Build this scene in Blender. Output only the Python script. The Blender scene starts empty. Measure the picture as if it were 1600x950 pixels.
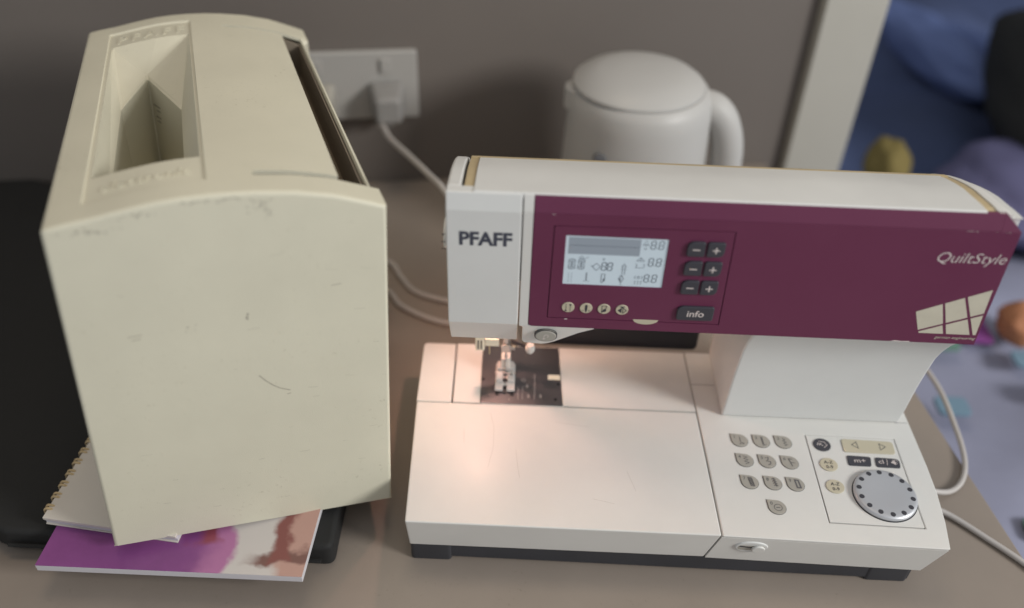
import bpy, bmesh, math, random
from mathutils import Vector, Matrix
from mathutils.geometry import tessellate_polygon
random.seed(7)
S = 0.001                                   # everything below is laid out in millimetres
scene = bpy.context.scene
C = scene.collection

# ------------------------------------------------------------------ camera, world, lamps, exposure
cd = bpy.data.cameras.new('camera'); cam = bpy.data.objects.new('camera', cd); C.objects.link(cam)
cam_pos = Vector((82.8, -425.8, 652.9))
Rr = Vector((0.9991229, 0.03202715, 0.0269758)); Rd = Vector((0.04129969, -0.64736499, -0.76106038)); Rf = Vector((-0.00691141, 0.76150694, -0.6481199))
m = Matrix(((Rr.x, -Rd.x, -Rf.x), (Rr.y, -Rd.y, -Rf.y), (Rr.z, -Rd.z, -Rf.z))).to_4x4()
m.translation = cam_pos * S
cam.matrix_world = m
cd.sensor_width = 36.0; cd.lens = 1400 / 1600 * 36.0; cd.clip_start = 0.01; cd.clip_end = 50
cd.dof.use_dof = True; cd.dof.focus_distance = 0.716; cd.dof.aperture_fstop = 1.9
scene.camera = cam

world = bpy.data.worlds.new('World'); scene.world = world; world.use_nodes = True
bg = world.node_tree.nodes['Background']; bg.inputs[0].default_value = (0.92, 0.96, 1.0, 1); bg.inputs[1].default_value = 0.43

def area_light(name, loc, target, size, power, color):
    ld = bpy.data.lights.new(name, 'AREA'); ld.shape = 'DISK'; ld.size = size * S; ld.energy = power; ld.color = color
    o = bpy.data.objects.new(name, ld); C.objects.link(o)
    o.location = Vector(loc) * S
    d = Vector(target) - Vector(loc); o.rotation_euler = d.to_track_quat('-Z', 'Y').to_euler()
    return o
area_light('room_lamp', (2550, -1000, 1500), (100, 80, 150), 800, 68, (1.0, 0.995, 0.965))
area_light('ceiling_lamp', (-100, 500, 1750), (50, 100, 100), 700, 7, (1.0, 0.82, 0.60))
vs = scene.view_settings; vs.view_transform = 'Standard'; vs.look = 'None'; vs.exposure = 0.0; vs.gamma = 1.0

# ------------------------------------------------------------------ materials
def mat(name, col, rough=0.5, speck=0.0, metal=0.0, bump=0.0, bscale=900, var=0.0, vscale=6, trans=0.0, emit=None, estr=0.0, spec=0.5, coat=0.0, ior=1.45):
    mt = bpy.data.materials.new(name); mt.use_nodes = True
    nt = mt.node_tree; b = nt.nodes['Principled BSDF']
    b.inputs['Base Color'].default_value = (*col, 1); b.inputs['Roughness'].default_value = rough; b.inputs['Metallic'].default_value = metal
    b.inputs['Specular IOR Level'].default_value = spec; b.inputs['IOR'].default_value = ior
    if trans: b.inputs['Transmission Weight'].default_value = trans
    if coat: b.inputs['Coat Weight'].default_value = coat
    if emit: b.inputs['Emission Color'].default_value = (*emit, 1); b.inputs['Emission Strength'].default_value = estr
    tc = nt.nodes.new('ShaderNodeTexCoord')
    if var:
        n = nt.nodes.new('ShaderNodeTexNoise'); n.inputs['Scale'].default_value = vscale; n.inputs['Detail'].default_value = 6; n.inputs['Roughness'].default_value = 0.65
        r = nt.nodes.new('ShaderNodeMapRange'); r.inputs[1].default_value = 0.3; r.inputs[2].default_value = 0.7; r.inputs[3].default_value = 1 - var; r.inputs[4].default_value = 1 + var
        mx = nt.nodes.new('ShaderNodeMix'); mx.data_type = 'RGBA'; mx.blend_type = 'MULTIPLY'; mx.inputs[0].default_value = 1
        mx.inputs[6].default_value = (*col, 1)
        nt.links.new(tc.outputs['Object'], n.inputs['Vector']); nt.links.new(n.outputs['Fac'], r.inputs[0]); nt.links.new(r.outputs[0], mx.inputs[7])
        outc = mx.outputs[2]
        if speck:                                   # small grubby specks and faint grime patches
            n3 = nt.nodes.new('ShaderNodeTexNoise'); n3.inputs['Scale'].default_value = 230; n3.inputs['Detail'].default_value = 5; n3.inputs['Roughness'].default_value = 0.7
            n4 = nt.nodes.new('ShaderNodeTexNoise'); n4.inputs['Scale'].default_value = 16; n4.inputs['Detail'].default_value = 3
            ra = nt.nodes.new('ShaderNodeMapRange'); ra.inputs[1].default_value = 0.60; ra.inputs[2].default_value = 0.72
            rb = nt.nodes.new('ShaderNodeMapRange'); rb.inputs[1].default_value = 0.45; rb.inputs[2].default_value = 0.68
            mu = nt.nodes.new('ShaderNodeMath'); mu.operation = 'MULTIPLY'; mu2 = nt.nodes.new('ShaderNodeMath'); mu2.operation = 'MULTIPLY'; mu2.inputs[1].default_value = speck * 2.2
            m3 = nt.nodes.new('ShaderNodeMix'); m3.data_type = 'RGBA'; m3.inputs[7].default_value = (col[0] * .55, col[1] * .52, col[2] * .45, 1)
            for q in (n3, n4): nt.links.new(tc.outputs['Object'], q.inputs['Vector'])
            nt.links.new(n3.outputs['Fac'], ra.inputs[0]); nt.links.new(n4.outputs['Fac'], rb.inputs[0]); nt.links.new(ra.outputs[0], mu.inputs[0]); nt.links.new(rb.outputs[0], mu.inputs[1])
            nt.links.new(mu.outputs[0], mu2.inputs[0]); nt.links.new(mu2.outputs[0], m3.inputs[0]); nt.links.new(outc, m3.inputs[6]); outc = m3.outputs[2]
        nt.links.new(outc, b.inputs['Base Color'])
        r2 = nt.nodes.new('ShaderNodeMapRange'); r2.inputs[1].default_value = 0.3; r2.inputs[2].default_value = 0.7; r2.inputs[3].default_value = max(rough - .08, .02); r2.inputs[4].default_value = rough + .08
        nt.links.new(n.outputs['Fac'], r2.inputs[0]); nt.links.new(r2.outputs[0], b.inputs['Roughness'])
    if bump:
        n2 = nt.nodes.new('ShaderNodeTexNoise'); n2.inputs['Scale'].default_value = bscale; n2.inputs['Detail'].default_value = 3
        bp = nt.nodes.new('ShaderNodeBump'); bp.inputs['Strength'].default_value = bump; bp.inputs['Distance'].default_value = 0.0004
        nt.links.new(tc.outputs['Object'], n2.inputs['Vector']); nt.links.new(n2.outputs['Fac'], bp.inputs['Height']); nt.links.new(bp.outputs[0], b.inputs['Normal'])
    return mt

M = dict(
    white=mat('white_plastic', (0.68, 0.668, 0.64), 0.40, bump=0.12, bscale=1500, var=0.03, vscale=14),
    white2=mat('white_plastic_cool', (0.665, 0.665, 0.65), 0.45, bump=0.15, bscale=1500, var=0.03, vscale=12),
    beige=mat('yellowed_plastic', (0.50, 0.40, 0.24), 0.5, bump=0.1, var=0.07, vscale=40),
    purple=mat('purple_paint', (0.132, 0.026, 0.067), 0.42, bump=0.12, bscale=1800, var=0.04, vscale=10),
    charcoal=mat('charcoal_rubber', (0.040, 0.041, 0.048), 0.5, bump=0.1, var=0.1, vscale=30),
    dark=mat('dark_plastic', (0.020, 0.021, 0.026), 0.55, bump=0.1, var=0.08, vscale=20),
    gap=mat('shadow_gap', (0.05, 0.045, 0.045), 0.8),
    keygrey=mat('grey_key', (0.36, 0.34, 0.30), 0.45, bump=0.1, var=0.03),
    keycream=mat('cream_key', (0.53, 0.48, 0.36), 0.42, bump=0.1, var=0.03),
    keydark=mat('dark_key', (0.050, 0.050, 0.062), 0.42, bump=0.1, var=0.05),
    ink=mat('dark_print', (0.045, 0.045, 0.055), 0.6),
    inkgrey=mat('grey_print', (0.12, 0.115, 0.12), 0.6),
    brand=mat('slate_print', (0.055, 0.060, 0.085), 0.5),
    printw=mat('pale_print', (0.62, 0.55, 0.53), 0.5),
    printc=mat('cream_print', (0.56, 0.52, 0.42), 0.5, var=0.05, vscale=60),
    lcd=mat('lcd_glass', (0.40, 0.46, 0.50), 0.22, emit=(0.64, 0.76, 0.86), estr=0.25, var=0.03, vscale=25),
    lcdgrey=mat('lcd_grey', (0.22, 0.25, 0.29), 0.3, emit=(0.5, 0.58, 0.68), estr=0.13),
    lcdseg=mat('lcd_segment', (0.10, 0.12, 0.15), 0.3),
    lcdfaint=mat('lcd_segment_faint', (0.22, 0.25, 0.28), 0.3, emit=(0.5, 0.6, 0.7), estr=0.08),
    silver=mat('silver_paint', (0.56, 0.57, 0.60), 0.42, metal=0.55, bump=0.06, bscale=2500),
    steel=mat('steel', (0.55, 0.52, 0.50), 0.28, metal=1.0),
    plate=mat('needle_plate_metal', (0.19, 0.185, 0.20), 0.34, metal=0.85, bump=0.1, bscale=2500, var=0.05),
    clear=mat('clear_acrylic', (0.93, 0.90, 0.88), 0.14, trans=0.45, ior=1.45),
    milky=mat('milky_plastic', (0.86, 0.81, 0.75), 0.25, trans=0.15),
    cream=mat('cream_plastic', (0.80, 0.76, 0.62), 0.4),
    cover=mat('cream_abs', (0.625, 0.595, 0.475), 0.52, bump=0.35, bscale=1300, var=0.05, vscale=7, speck=0.30),
    linershade=mat('brown_shade_liner', (0.20, 0.165, 0.125), 0.7, var=0.08, vscale=20),  # brown stands in for the shade inside the cover's side opening
    scuff=mat('scuff', (0.24, 0.215, 0.175), 0.7),
    scuff2=mat('faint_scuff', (0.42, 0.39, 0.31), 0.7),
    paper=mat('paper', (0.66, 0.61, 0.55), 0.75, bump=0.1, var=0.03, vscale=20),
    pagew=mat('page_edges', (0.62, 0.60, 0.63), 0.7, bump=0.2, bscale=2000),
    binding=mat('binding_wire', (0.58, 0.44, 0.25), 0.4),
    magpurple=mat('magazine_purple', (0.235, 0.068, 0.225), 0.35, var=0.12, vscale=18),
    black=mat('black_fabric', (0.016, 0.016, 0.016), 0.8, bump=0.4, bscale=700, var=0.15),
    table=mat('table_laminate', (0.265, 0.222, 0.188), 0.42, bump=0.08, bscale=600, var=0.07, vscale=5, speck=0.25),
    wall=mat('wall_paint', (0.162, 0.140, 0.125), 0.65, bump=0.15, bscale=300, var=0.04, vscale=3),
    trim=mat('trim_paint', (0.44, 0.42, 0.37), 0.45, var=0.03),
    socket=mat('socket_plastic', (0.40, 0.385, 0.365), 0.35),
    plug=mat('grey_plug', (0.26, 0.25, 0.24), 0.45),
    kettle=mat('kettle_plastic', (0.46, 0.45, 0.435), 0.5, var=0.02),
    smoke=mat('smoked_plastic', (0.12, 0.12, 0.13), 0.2),
    cord=mat('white_cord', (0.46, 0.43, 0.41), 0.45),
    lav=mat('lavender_cloth', (0.26, 0.27, 0.37), 0.85, bump=0.3, bscale=120, var=0.12, vscale=4),
    blue=mat('blue_cloth', (0.060, 0.082, 0.17), 0.85, bump=0.4, bscale=60, var=0.25, vscale=3),
    blue2=mat('pale_blue_cloth', (0.145, 0.20, 0.42), 0.8, var=0.15, vscale=5),
    purplec=mat('violet_cloth', (0.12, 0.115, 0.22), 0.85, var=0.12, vscale=6),
    navy=mat('navy_cloth', (0.025, 0.030, 0.055), 0.85, var=0.2, vscale=4),
    yellow=mat('yellow_cloth', (0.19, 0.145, 0.045), 0.8, var=0.2, vscale=12),
    orange=mat('orange_plastic', (0.42, 0.18, 0.09), 0.6),
    green=mat('green_cloth', (0.12, 0.22, 0.18), 0.85), teal=mat('teal_cloth', (0.15, 0.24, 0.32), 0.85),
    magenta=mat('plum_cloth', (0.20, 0.05, 0.22), 0.85), redc=mat('red_cloth', (0.30, 0.05, 0.05), 0.85),
    floor=mat('floor_carpet', (0.06, 0.06, 0.075), 0.9),
    bulb=mat('lit_bulb', (1, 0.8, 0.55), 0.4, emit=(1.0, 0.70, 0.42), estr=40),
)

# ------------------------------------------------------------------ builders
def finish(name, bm, material, parent=None, bevel=0.0, seg=2, smooth=True, kind=None, weld=False):
    if weld: bmesh.ops.remove_doubles(bm, verts=bm.verts, dist=1e-6)
    bmesh.ops.recalc_face_normals(bm, faces=bm.faces)
    me = bpy.data.meshes.new(name); bm.to_mesh(me); bm.free()
    for x in (material if isinstance(material, (list, tuple)) else [material]): me.materials.append(x)
    o = bpy.data.objects.new(name, me); C.objects.link(o)
    if parent: o.parent = parent
    if bevel:
        b = o.modifiers.new('bevel', 'BEVEL'); b.width = bevel * S; b.segments = seg; b.limit_method = 'ANGLE'; b.angle_limit = math.radians(38)
        b.harden_normals = True
    if smooth:
        me.shade_smooth()
        if not bevel:
            try: me.set_sharp_from_angle(angle=math.radians(38))
            except Exception: pass
    if kind: o['kind'] = kind
    return o
def thing(name, label, cat, loc=(0, 0, 0), group=None):
    o = bpy.data.objects.new(name, None); C.objects.link(o); o.location = Vector(loc) * S; o.empty_display_size = 0.05
    o['label'] = label; o['category'] = cat
    if group: o['group'] = group
    return o
def tag(o, label, cat, group=None, kind=None):
    o['label'] = label; o['category'] = cat
    if group: o['group'] = group
    if kind: o['kind'] = kind
    return o
# maps from 2D to 3D
XZ = lambda y: (lambda u, v, d=0: Vector((u, y - d, v)) * S)       # facing the viewer, d comes towards -y
XY = lambda z: (lambda u, v, d=0: Vector((u, v, z + d)) * S)       # lying flat, d goes up
YZ = lambda x: (lambda u, v, d=0: Vector((x + d, u, v)) * S)

def add_prism(bm, poly, mp, d0, d1, poly1=None, holes=()):
    """polygon poly at depth d0, poly1 (or poly) at depth d1, with optional holes"""
    poly1 = poly1 or poly
    loops = [list(poly)] + [list(h) for h in holes]; loops1 = [list(poly1)] + [list(h) for h in holes]
    va = [[bm.verts.new(mp(u, v, d0)) for u, v in L] for L in loops]
    vb = [[bm.verts.new(mp(u, v, d1)) for u, v in L] for L in loops1]
    if holes:
        for vv, LL, flip in ((va, loops, True), (vb, loops1, False)):
            flat = [x for L in vv for x in L]
            for t in tessellate_polygon([[Vector((u, v, 0)) for u, v in L] for L in LL]):
                try: bm.faces.new([flat[i] for i in (t[::-1] if flip else t)])
                except ValueError: pass
    else:
        bm.faces.new(va[0][::-1]); bm.faces.new(vb[0])
    for A, B in zip(va, vb):
        n = len(A)
        for i in range(n):
            j = (i + 1) % n
            bm.faces.new((A[i], A[j], B[j], B[i]))
def prism(name, poly, mp, d0, d1, material, parent=None, bevel=0.4, seg=2, poly1=None, holes=(), smooth=True, kind=None):
    bm = bmesh.new(); add_prism(bm, poly, mp, d0, d1, poly1, holes)
    return finish(name, bm, material, parent, bevel, seg, smooth, kind)
def rect(x0, y0, x1, y1): return [(x0, y0), (x1, y0), (x1, y1), (x0, y1)]
def rounded(pts, r, n=5):
    out = []; N = len(pts); rr = r if isinstance(r, (list, tuple)) else [r] * N
    for i in range(N):
        p = Vector(pts[i]).to_2d(); a = Vector(pts[i - 1]).to_2d(); b = Vector(pts[(i + 1) % N]).to_2d()
        ra = rr[i]
        if ra <= 0: out.append((p.x, p.y)); continue
        da = (a - p).normalized(); db = (b - p).normalized(); ang = da.angle(db); t = min(ra / math.tan(ang / 2), (a - p).length * .49, (b - p).length * .49)
        p0 = p + da * t; p1 = p + db * t
        for k in range(n + 1):
            s = k / n; q = p0 * (1 - s) ** 2 + p * 2 * s * (1 - s) + p1 * s ** 2
            out.append((q.x, q.y))
    return out
def ellipse(cx, cy, rx, ry=None, n=32, a0=0): ry = ry or rx; return [(cx + rx * math.cos(a0 + 2 * math.pi * i / n), cy + ry * math.sin(a0 + 2 * math.pi * i / n)) for i in range(n)]
def inset(pts, d):
    """move a (counter-clockwise or clockwise) polygon inwards by d"""
    ar = sum(pts[i - 1][0] * pts[i][1] - pts[i][0] * pts[i - 1][1] for i in range(len(pts))); sg = 1 if ar > 0 else -1
    out = []
    for i in range(len(pts)):
        p = Vector(pts[i]); a = Vector(pts[i - 1]); b = Vector(pts[(i + 1) % len(pts)])
        e0 = (p - a).normalized(); e1 = (b - p).normalized(); n0 = Vector((-e0.y, e0.x)) * sg; n1 = Vector((-e1.y, e1.x)) * sg
        nn = (n0 + n1); k = d / max(0.2, (1 + n0.dot(n1)) / 2) / 2 * 1.0
        out.append((p.x + nn.x * k, p.y + nn.y * k))
    return out
def ribbon(bm, pts, w, mp, d=0.12, closed=False):
    P = [Vector(p) for p in pts]; n = len(P); L = []; Rg = []
    for i in range(n):
        a = P[i - 1] if (i > 0 or closed) else P[i]; b = P[(i + 1) % n] if (i < n - 1 or closed) else P[i]
        t0 = (P[i] - a); t1 = (b - P[i]); t0 = t0.normalized() if t0.length > 1e-9 else t1.normalized(); t1 = t1.normalized() if t1.length > 1e-9 else t0
        t = (t0 + t1)
        t = t.normalized() if t.length > 1e-6 else t0
        nr = Vector((-t.y, t.x)); k = w / 2 / max(0.45, nr.dot(Vector((-t0.y, t0.x))))
        q = P[i] + nr * k; L.append(bm.verts.new(mp(q.x, q.y, d))); q = P[i] - nr * k; Rg.append(bm.verts.new(mp(q.x, q.y, d)))
    for i in range(n if closed else n - 1):
        j = (i + 1) % n; bm.faces.new((L[i], Rg[i], Rg[j], L[j]))
def patch(bm, pts, mp, d=0.12):
    bm.faces.new([bm.verts.new(mp(u, v, d)) for u, v in pts])
def add_tube(bm, pts, r, n=8, cap=True):
    P = [Vector(p) * S for p in pts]; rr = r if isinstance(r, (list, tuple)) else [r] * len(P); rings = []
    up = Vector((0, 0, 1))
    for i, p in enumerate(P):
        t = ((P[min(i + 1, len(P) - 1)] - P[max(i - 1, 0)])).normalized()
        s = t.cross(up)
        if s.length < 0.05: s = t.cross(Vector((1, 0, 0)))
        s.normalize(); q = s.cross(t)
        rings.append([bm.verts.new(p + (s * math.cos(2 * math.pi * k / n) + q * math.sin(2 * math.pi * k / n)) * rr[i] * S) for k in range(n)])
    for A, B in zip(rings, rings[1:]):
        for k in range(n): bm.faces.new((A[k], A[(k + 1) % n], B[(k + 1) % n], B[k]))
    if cap: bm.faces.new(rings[0][::-1]); bm.faces.new(rings[-1])
def spline(pts, n=8):
    P = [Vector(p) for p in pts]; P = [P[0] * 2 - P[1]] + P + [P[-1] * 2 - P[-2]]; out = []
    for i in range(1, len(P) - 2):
        for k in range(n):
            t = k / n; a, b, c, d = P[i - 1:i + 3]
            out.append(0.5 * ((2 * b) + (c - a) * t + (2 * a - 5 * b + 4 * c - d) * t * t + (3 * b - a - 3 * c + d) * t ** 3))
    out.append(P[-2]); return out
def tube(name, pts, r, material, parent=None, n=10):
    bm = bmesh.new(); add_tube(bm, pts, r, n); return finish(name, bm, material, parent)
def add_lathe(bm, prof, c, n=40, squash=(1, 1)):
    rings = []
    for r, z in prof:
        if r < 1e-4: rings.append([bm.verts.new(Vector((c[0], c[1], c[2] + z)) * S)])
        else: rings.append([bm.verts.new(Vector((c[0] + r * squash[0] * math.cos(2 * math.pi * k / n), c[1] + r * squash[1] * math.sin(2 * math.pi * k / n), c[2] + z)) * S) for k in range(n)])
    for A, B in zip(rings, rings[1:]):
        for k in range(n):
            a, b = A[k % len(A)], A[(k + 1) % len(A)]; c2, d = B[(k + 1) % len(B)], B[k % len(B)]
            f = [x for i, x in enumerate((a, b, c2, d)) if x not in (a, b, c2, d)[:i]]
            if len(f) > 2: bm.faces.new(f)
def lathe(name, prof, c, material, parent=None, n=40, squash=(1, 1)):
    bm = bmesh.new(); add_lathe(bm, prof, c, n, squash); return finish(name, bm, material, parent)
def add_box(bm, x0, x1, y0, y1, z0, z1): add_prism(bm, rect(x0, y0, x1, y1), XY(0), z0, z1)
def box(name, x0, x1, y0, y1, z0, z1, material, parent=None, bevel=0.5, kind=None):
    bm = bmesh.new(); add_box(bm, x0, x1, y0, y1, z0, z1); return finish(name, bm, material, parent, bevel, kind=kind)
FONT = bpy.data.fonts.load('<builtin>') if '<builtin>' not in bpy.data.fonts else bpy.data.fonts['<builtin>']
def add_text(bm, txt, u, v, size, mp, d=0.12, weight=0.0, shear=0.0, sx=1.0, width=None, align='LEFT', thick=0.0, spacing=1.0, sy=1.0, rot=0.0):
    """text as a mesh; u, v = left end of the base line (or its centre), size = capital height in mm"""
    cu = bpy.data.curves.new('t', 'FONT'); cu.body = txt; cu.font = FONT; cu.size = 1.0; cu.offset = weight; cu.resolution_u = 3; cu.space_character = spacing
    cu.fill_mode = 'BOTH' if thick == 0 else 'FRONT'
    if thick: cu.extrude = 0.02; cu.fill_mode = 'BOTH'
    o = bpy.data.objects.new('t', cu); C.objects.link(o)
    dg = bpy.context.evaluated_depsgraph_get(); me = bpy.data.meshes.new_from_object(o.evaluated_get(dg))
    bpy.data.objects.remove(o); bpy.data.curves.remove(cu)
    xs = [w.co.x for w in me.vertices]; x0, x1 = min(xs), max(xs)
    k = size / 0.729; kx = width / (x1 - x0) if width else k * sx
    off = -(x0 + x1) / 2 if align == 'CENTER' else -x0
    vs_ = []
    ca, sa = math.cos(rot), math.sin(rot)
    for w in me.vertices:
        dd = d + (thick if (thick and w.co.z > 0) else 0)
        a, b = (w.co.x + off) * kx + w.co.y * k * sy * shear, w.co.y * k * sy
        vs_.append(bm.verts.new(mp(u + a * ca - b * sa, v + a * sa + b * ca, dd)))
    for p in me.polygons:
        try: bm.faces.new([vs_[i] for i in p.vertices])
        except ValueError: pass
    bpy.data.meshes.remove(me)
def flat(name, material, parent, fn, kind=None):
    bm = bmesh.new(); fn(bm)
    me = bpy.data.meshes.new(name); bm.to_mesh(me); bm.free(); me.materials.append(material)
    o = bpy.data.objects.new(name, me); C.objects.link(o); o.parent = parent
    if kind: o['kind'] = kind
    return o

# ------------------------------------------------------------------ setting
def structure(o, label, cat): o['kind'] = 'structure'; o['label'] = label; o['category'] = cat; return o
wd = Vector((0.987, 0.161)); wn = Vector((-0.161, 0.987)); W0 = Vector((212, 634))
def wp(s, t): q = W0 + wd * s + wn * t; return (q.x, q.y)
te = lambda y: 531 - 0.163 * y            # right-hand edge of the table
structure(prism('table_top', [(-1400, -520), (te(-520), -520), (te(560) , 560), wp(210, 0), wp(-1600, 0)], XY(0), -38, 0, M['table'], bevel=2), 'taupe laminate table top under the sewing machine', 'table')
structure(prism('wall', [wp(-1800, 1), wp(232, 1), wp(232, 120), wp(-1800, 120)], XY(0), -740, 1500, M['wall'], bevel=0), 'plain taupe painted wall behind the table', 'wall')
structure(prism('door_casing', [wp(233, -14), wp(316, -14), wp(316, 130), wp(233, 130)], XY(0), -740, 1500, M['trim'], bevel=3), 'white painted upright casing at the end of the taupe wall', 'casing')
structure(prism('floor', rect(-2500, -2000, 4000, 3600), XY(-740), -30, 0, M['floor'], bevel=0), 'dark carpet floor of the room beyond the table', 'floor')

# ------------------------------------------------------------------ sewing machine
sm = thing('sewing_machine', 'white computerised sewing machine with a purple front panel and lit screen', 'sewing machine')
seam = [(251.4, 0), (249.0, 80), (247.2, 128), (245.6, 170), (244.6, 209)]
# lower dark base and feet
prism('base_plate', [(4, 8.5), (416, 5), (424, 205), (-2, 205)], XY(0), 3, 21.4, M['charcoal'], sm, 1)
for q in ((1.8, 6.4, 36, 24), (380, 4.4, 416, 30), (2, 176, 36, 200), (390, 176, 424, 200)):
    prism('rubber_foot', rounded(rect(*q), 4), XY(0), 0.2, 21, M['charcoal'], sm, 1)
# accessory tray
tr_t = [(0, 0), (251.0, -0.4), (248.6, 80), (246.9, 130.6), (-5.2, 130.6)]
tr_b = [(1.5, 6.0), (243.8, 6.0), (243.5, 80), (243, 130.6), (-3, 130.6)]
prism('accessory_tray', tr_b, XY(0), 21, 60, M['white'], sm, 1.4, 3, poly1=tr_t)
prism('tray_wing', rounded([(-5.4, 131.4), (25.9, 131.4), (24.6, 208), (-6.3, 208)], [0, 0, 0, 5]), XY(0), 26, 60, M['white'], sm, 0.8)
PL = [(52.2, 131.2), (126.6, 131.2), (123.6, 207.5), (50.8, 207.5)]
prism('free_arm', [(27.6, 131.5), (246.8, 131.5), (245.4, 170), (244.2, 208.5), (26.2, 208.5)], XY(0), 26, 60, M['white'], sm, 0.6, holes=[inset(PL, -0.25)])
prism('needle_plate', PL, XY(0), 40, 60.6, M['plate'], sm, 0.6)
prism('arm_lining', rect(10, 132.5, 240, 207), XY(0), 20, 39, M['dark'], sm, 0)
prism('rear_panel', rounded(rect(108, 58, 257.5, 100), [3, 6, 2, 2]), XZ(222), 0, 7, M['dark'], sm, 0.8)
# control side of the base, with a recessed frame line round the control panel
cb_t = [(252.0, -0.6), (430, -4.2), (434.6, 22), (437.6, 52), (438.2, 80), (437.4, 131), (436.2, 170), (435.2, 209), (245.4, 209), (246.4, 170), (248.0, 128), (249.8, 80)]
cb_b = [(244.8, 5.6), (420.5, 2.0), (425.5, 24), (428.5, 52), (430, 80), (431, 131), (431, 170), (431, 209), (245.4, 209), (245.4, 170), (245.2, 128), (245, 80)]
def mixp(a, b, t): return [(p[0] * (1 - t) + q[0] * t, p[1] * (1 - t) + q[1] * t) for p, q in zip(a, b)]
FR = [(339.6, 16.4), (416.4, 14.6), (418.3, 109), (339.9, 110)]
bm = bmesh.new()
add_prism(bm, cb_b, XY(0), 21, 57, mixp(cb_b, cb_t, 36 / 39))
finish('control_base', bm, M['white'], sm, 0)
prism('control_deck', mixp(cb_b, cb_t, 36.02 / 39), XY(0), 57.02, 60, M['white'], sm, 0.9, 3, poly1=cb_t, holes=[FR])
prism('keypad_frame', inset(FR, 0.75), XY(0), 57.1, 60.05, M['white'], sm, 0.25)
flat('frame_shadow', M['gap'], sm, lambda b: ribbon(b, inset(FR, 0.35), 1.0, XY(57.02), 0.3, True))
flat('joint_line', M['gap'], sm, lambda b: ribbon(b, [(246.4, 166), (268, 166)], 0.5, XY(60), 0.08))
# slide switch on the front edge
SW = lambda y0: (lambda u, v, d=0: Vector((u, 1.3 + y0 - d + (45 - v) * 0.157, v)) * S)
prism('switch_well', ellipse(277.5, 44.8, 14, 9.2, 36), SW(1.0), 0, 2.2, M['white2'], sm, 0.8, poly1=ellipse(277.5, 44.8, 12.8, 8.0, 36))
prism('switch_slot', rounded(rect(266.5, 41.0, 288, 48.4), 3.4), SW(-1.2), -.1, 0.14, M['keygrey'], sm, 0)
prism('switch_line', rounded([(267.5, 46.2), (279, 44.2), (279, 45.6), (267.5, 47.8)], 0.2), SW(-1.3), -.1, 0.2, M['ink'], sm, 0)
prism('switch_knob', ellipse(282.5, 44.6, 5.4, 5.0, 24), SW(-1.2), 0, 2.4, M['white'], sm, 1.0, 3)

# column
col_prof = [(128, 60.3), (126.4, 75), (124.6, 98), (122.6, 116), (120.2, 132), (117, 149.5), (112, 163), (105, 176), (97, 187), (89, 196.5), (89, 205), (210, 205), (212, 60.3)]
bm = bmesh.new(); add_prism(bm, col_prof, YZ(0), 269, 428)
finish('column', bm, M['white2'], sm, 2.0, 3)
flat('column_crease', M['inkgrey'], sm, lambda b: ribbon(b, [(424, 128.4), (436, 128.4)], 0.4, XY(60), 0.1))

# arm
top_prof = [(89.6, 313.8), (103, 311.6), (116, 308.8), (129, 306.2), (142, 302.4), (156, 297.4), (168, 292.6)]
def dropped(pr, d): return [(y, z - d) for y, z in pr]
arm_prof = [(93.5, 200), (93.5, 306)] + dropped(top_prof, 4.5) + [(178, 280), (196, 268), (210, 240), (214, 204), (200, 200)]
bm = bmesh.new(); add_prism(bm, arm_prof, YZ(0), 88, 427); finish('arm_housing', bm, M['white2'], sm, 1)
# hollow head: back wall, side wall and roof leave the needle bay open from below
bm = bmesh.new(); add_prism(bm, [(97, 230), (97, 305)] + dropped(top_prof, 4.5)[1:] + [(178, 280), (196, 268), (210, 240), (210, 230)], YZ(0), 37, 87.6); finish('head_roof', bm, M['white2'], sm, 0.6)
bm = bmesh.new(); add_prism(bm, [(97, 178), (97, 229.6), (210, 229.6), (212, 196), (205, 178)], YZ(0), 32.5, 36.5); finish('head_side', bm, M['white2'], sm, 0.6)
bm = bmesh.new(); add_prism(bm, rect(37, 190, 130, 229.4), XZ(212), 0, 4); finish('head_back', bm, M['white2'], sm, 0.6)
bm = bmesh.new(); add_prism(bm, [(95.5, 182), (95.5, 199.6), (206, 199.6), (200, 186)], YZ(0), 88.5, 128); finish('head_floor', bm, M['white2'], sm, 0.6)
# head cover with the maker's lettering: one shell, end cap over the top
hc = [(103, 165.5), (85.2, 197.8), (85, 301), (88.8, 313.8), (98.5, 312.8), (98.5, 190), (106, 166.5)]
bm = bmesh.new(); add_prism(bm, hc, YZ(0), 30.0, 82.9)
headc = finish('head_cover', bm, M['white2'], sm, 1.0, 3, smooth=False)
bm = bmesh.new(); add_prism(bm, [(98.6, 192), (98.6, 312.5)] + top_prof[1:] + [(178, 287.6), (190, 280), (204, 262), (212, 235), (213, 196), (205, 179)], YZ(0), 29.6, 40.2); finish('end_cap', bm, M['white2'], sm, 2.2, 3)
def add_loft(bm, sec):
    R_ = [[bm.verts.new(Vector((x, y, z)) * S) for y, z in poly] for x, poly in sec]
    for A, B in zip(R_, R_[1:]):
        for i in range(len(A)): bm.faces.new((A[i], A[(i + 1) % len(A)], B[(i + 1) % len(B)], B[i]))
    bm.faces.new(R_[0][::-1]); bm.faces.new(R_[-1])
def cap_section(dy, dz, x=0): return [(93.6, 205), (93.6, 300 - x)] + [(y + dy, z - dz) for y, z in [(90, 313.4)] + top_prof[1:] + [(178, 288), (198, 277), (210, 250)]] + [(212, 205)]
bm = bmesh.new(); add_loft(bm, [(408.4, cap_section(0, 0)), (412.5, cap_section(0, 0)), (417, cap_section(0.6, 1.6)), (421.5, cap_section(2, 5)), (425.4, cap_section(3.4, 10.5)), (427.4, cap_section(3.6, 17, 6))]); finish('end_cap', bm, M['white'], sm, 0)
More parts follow.
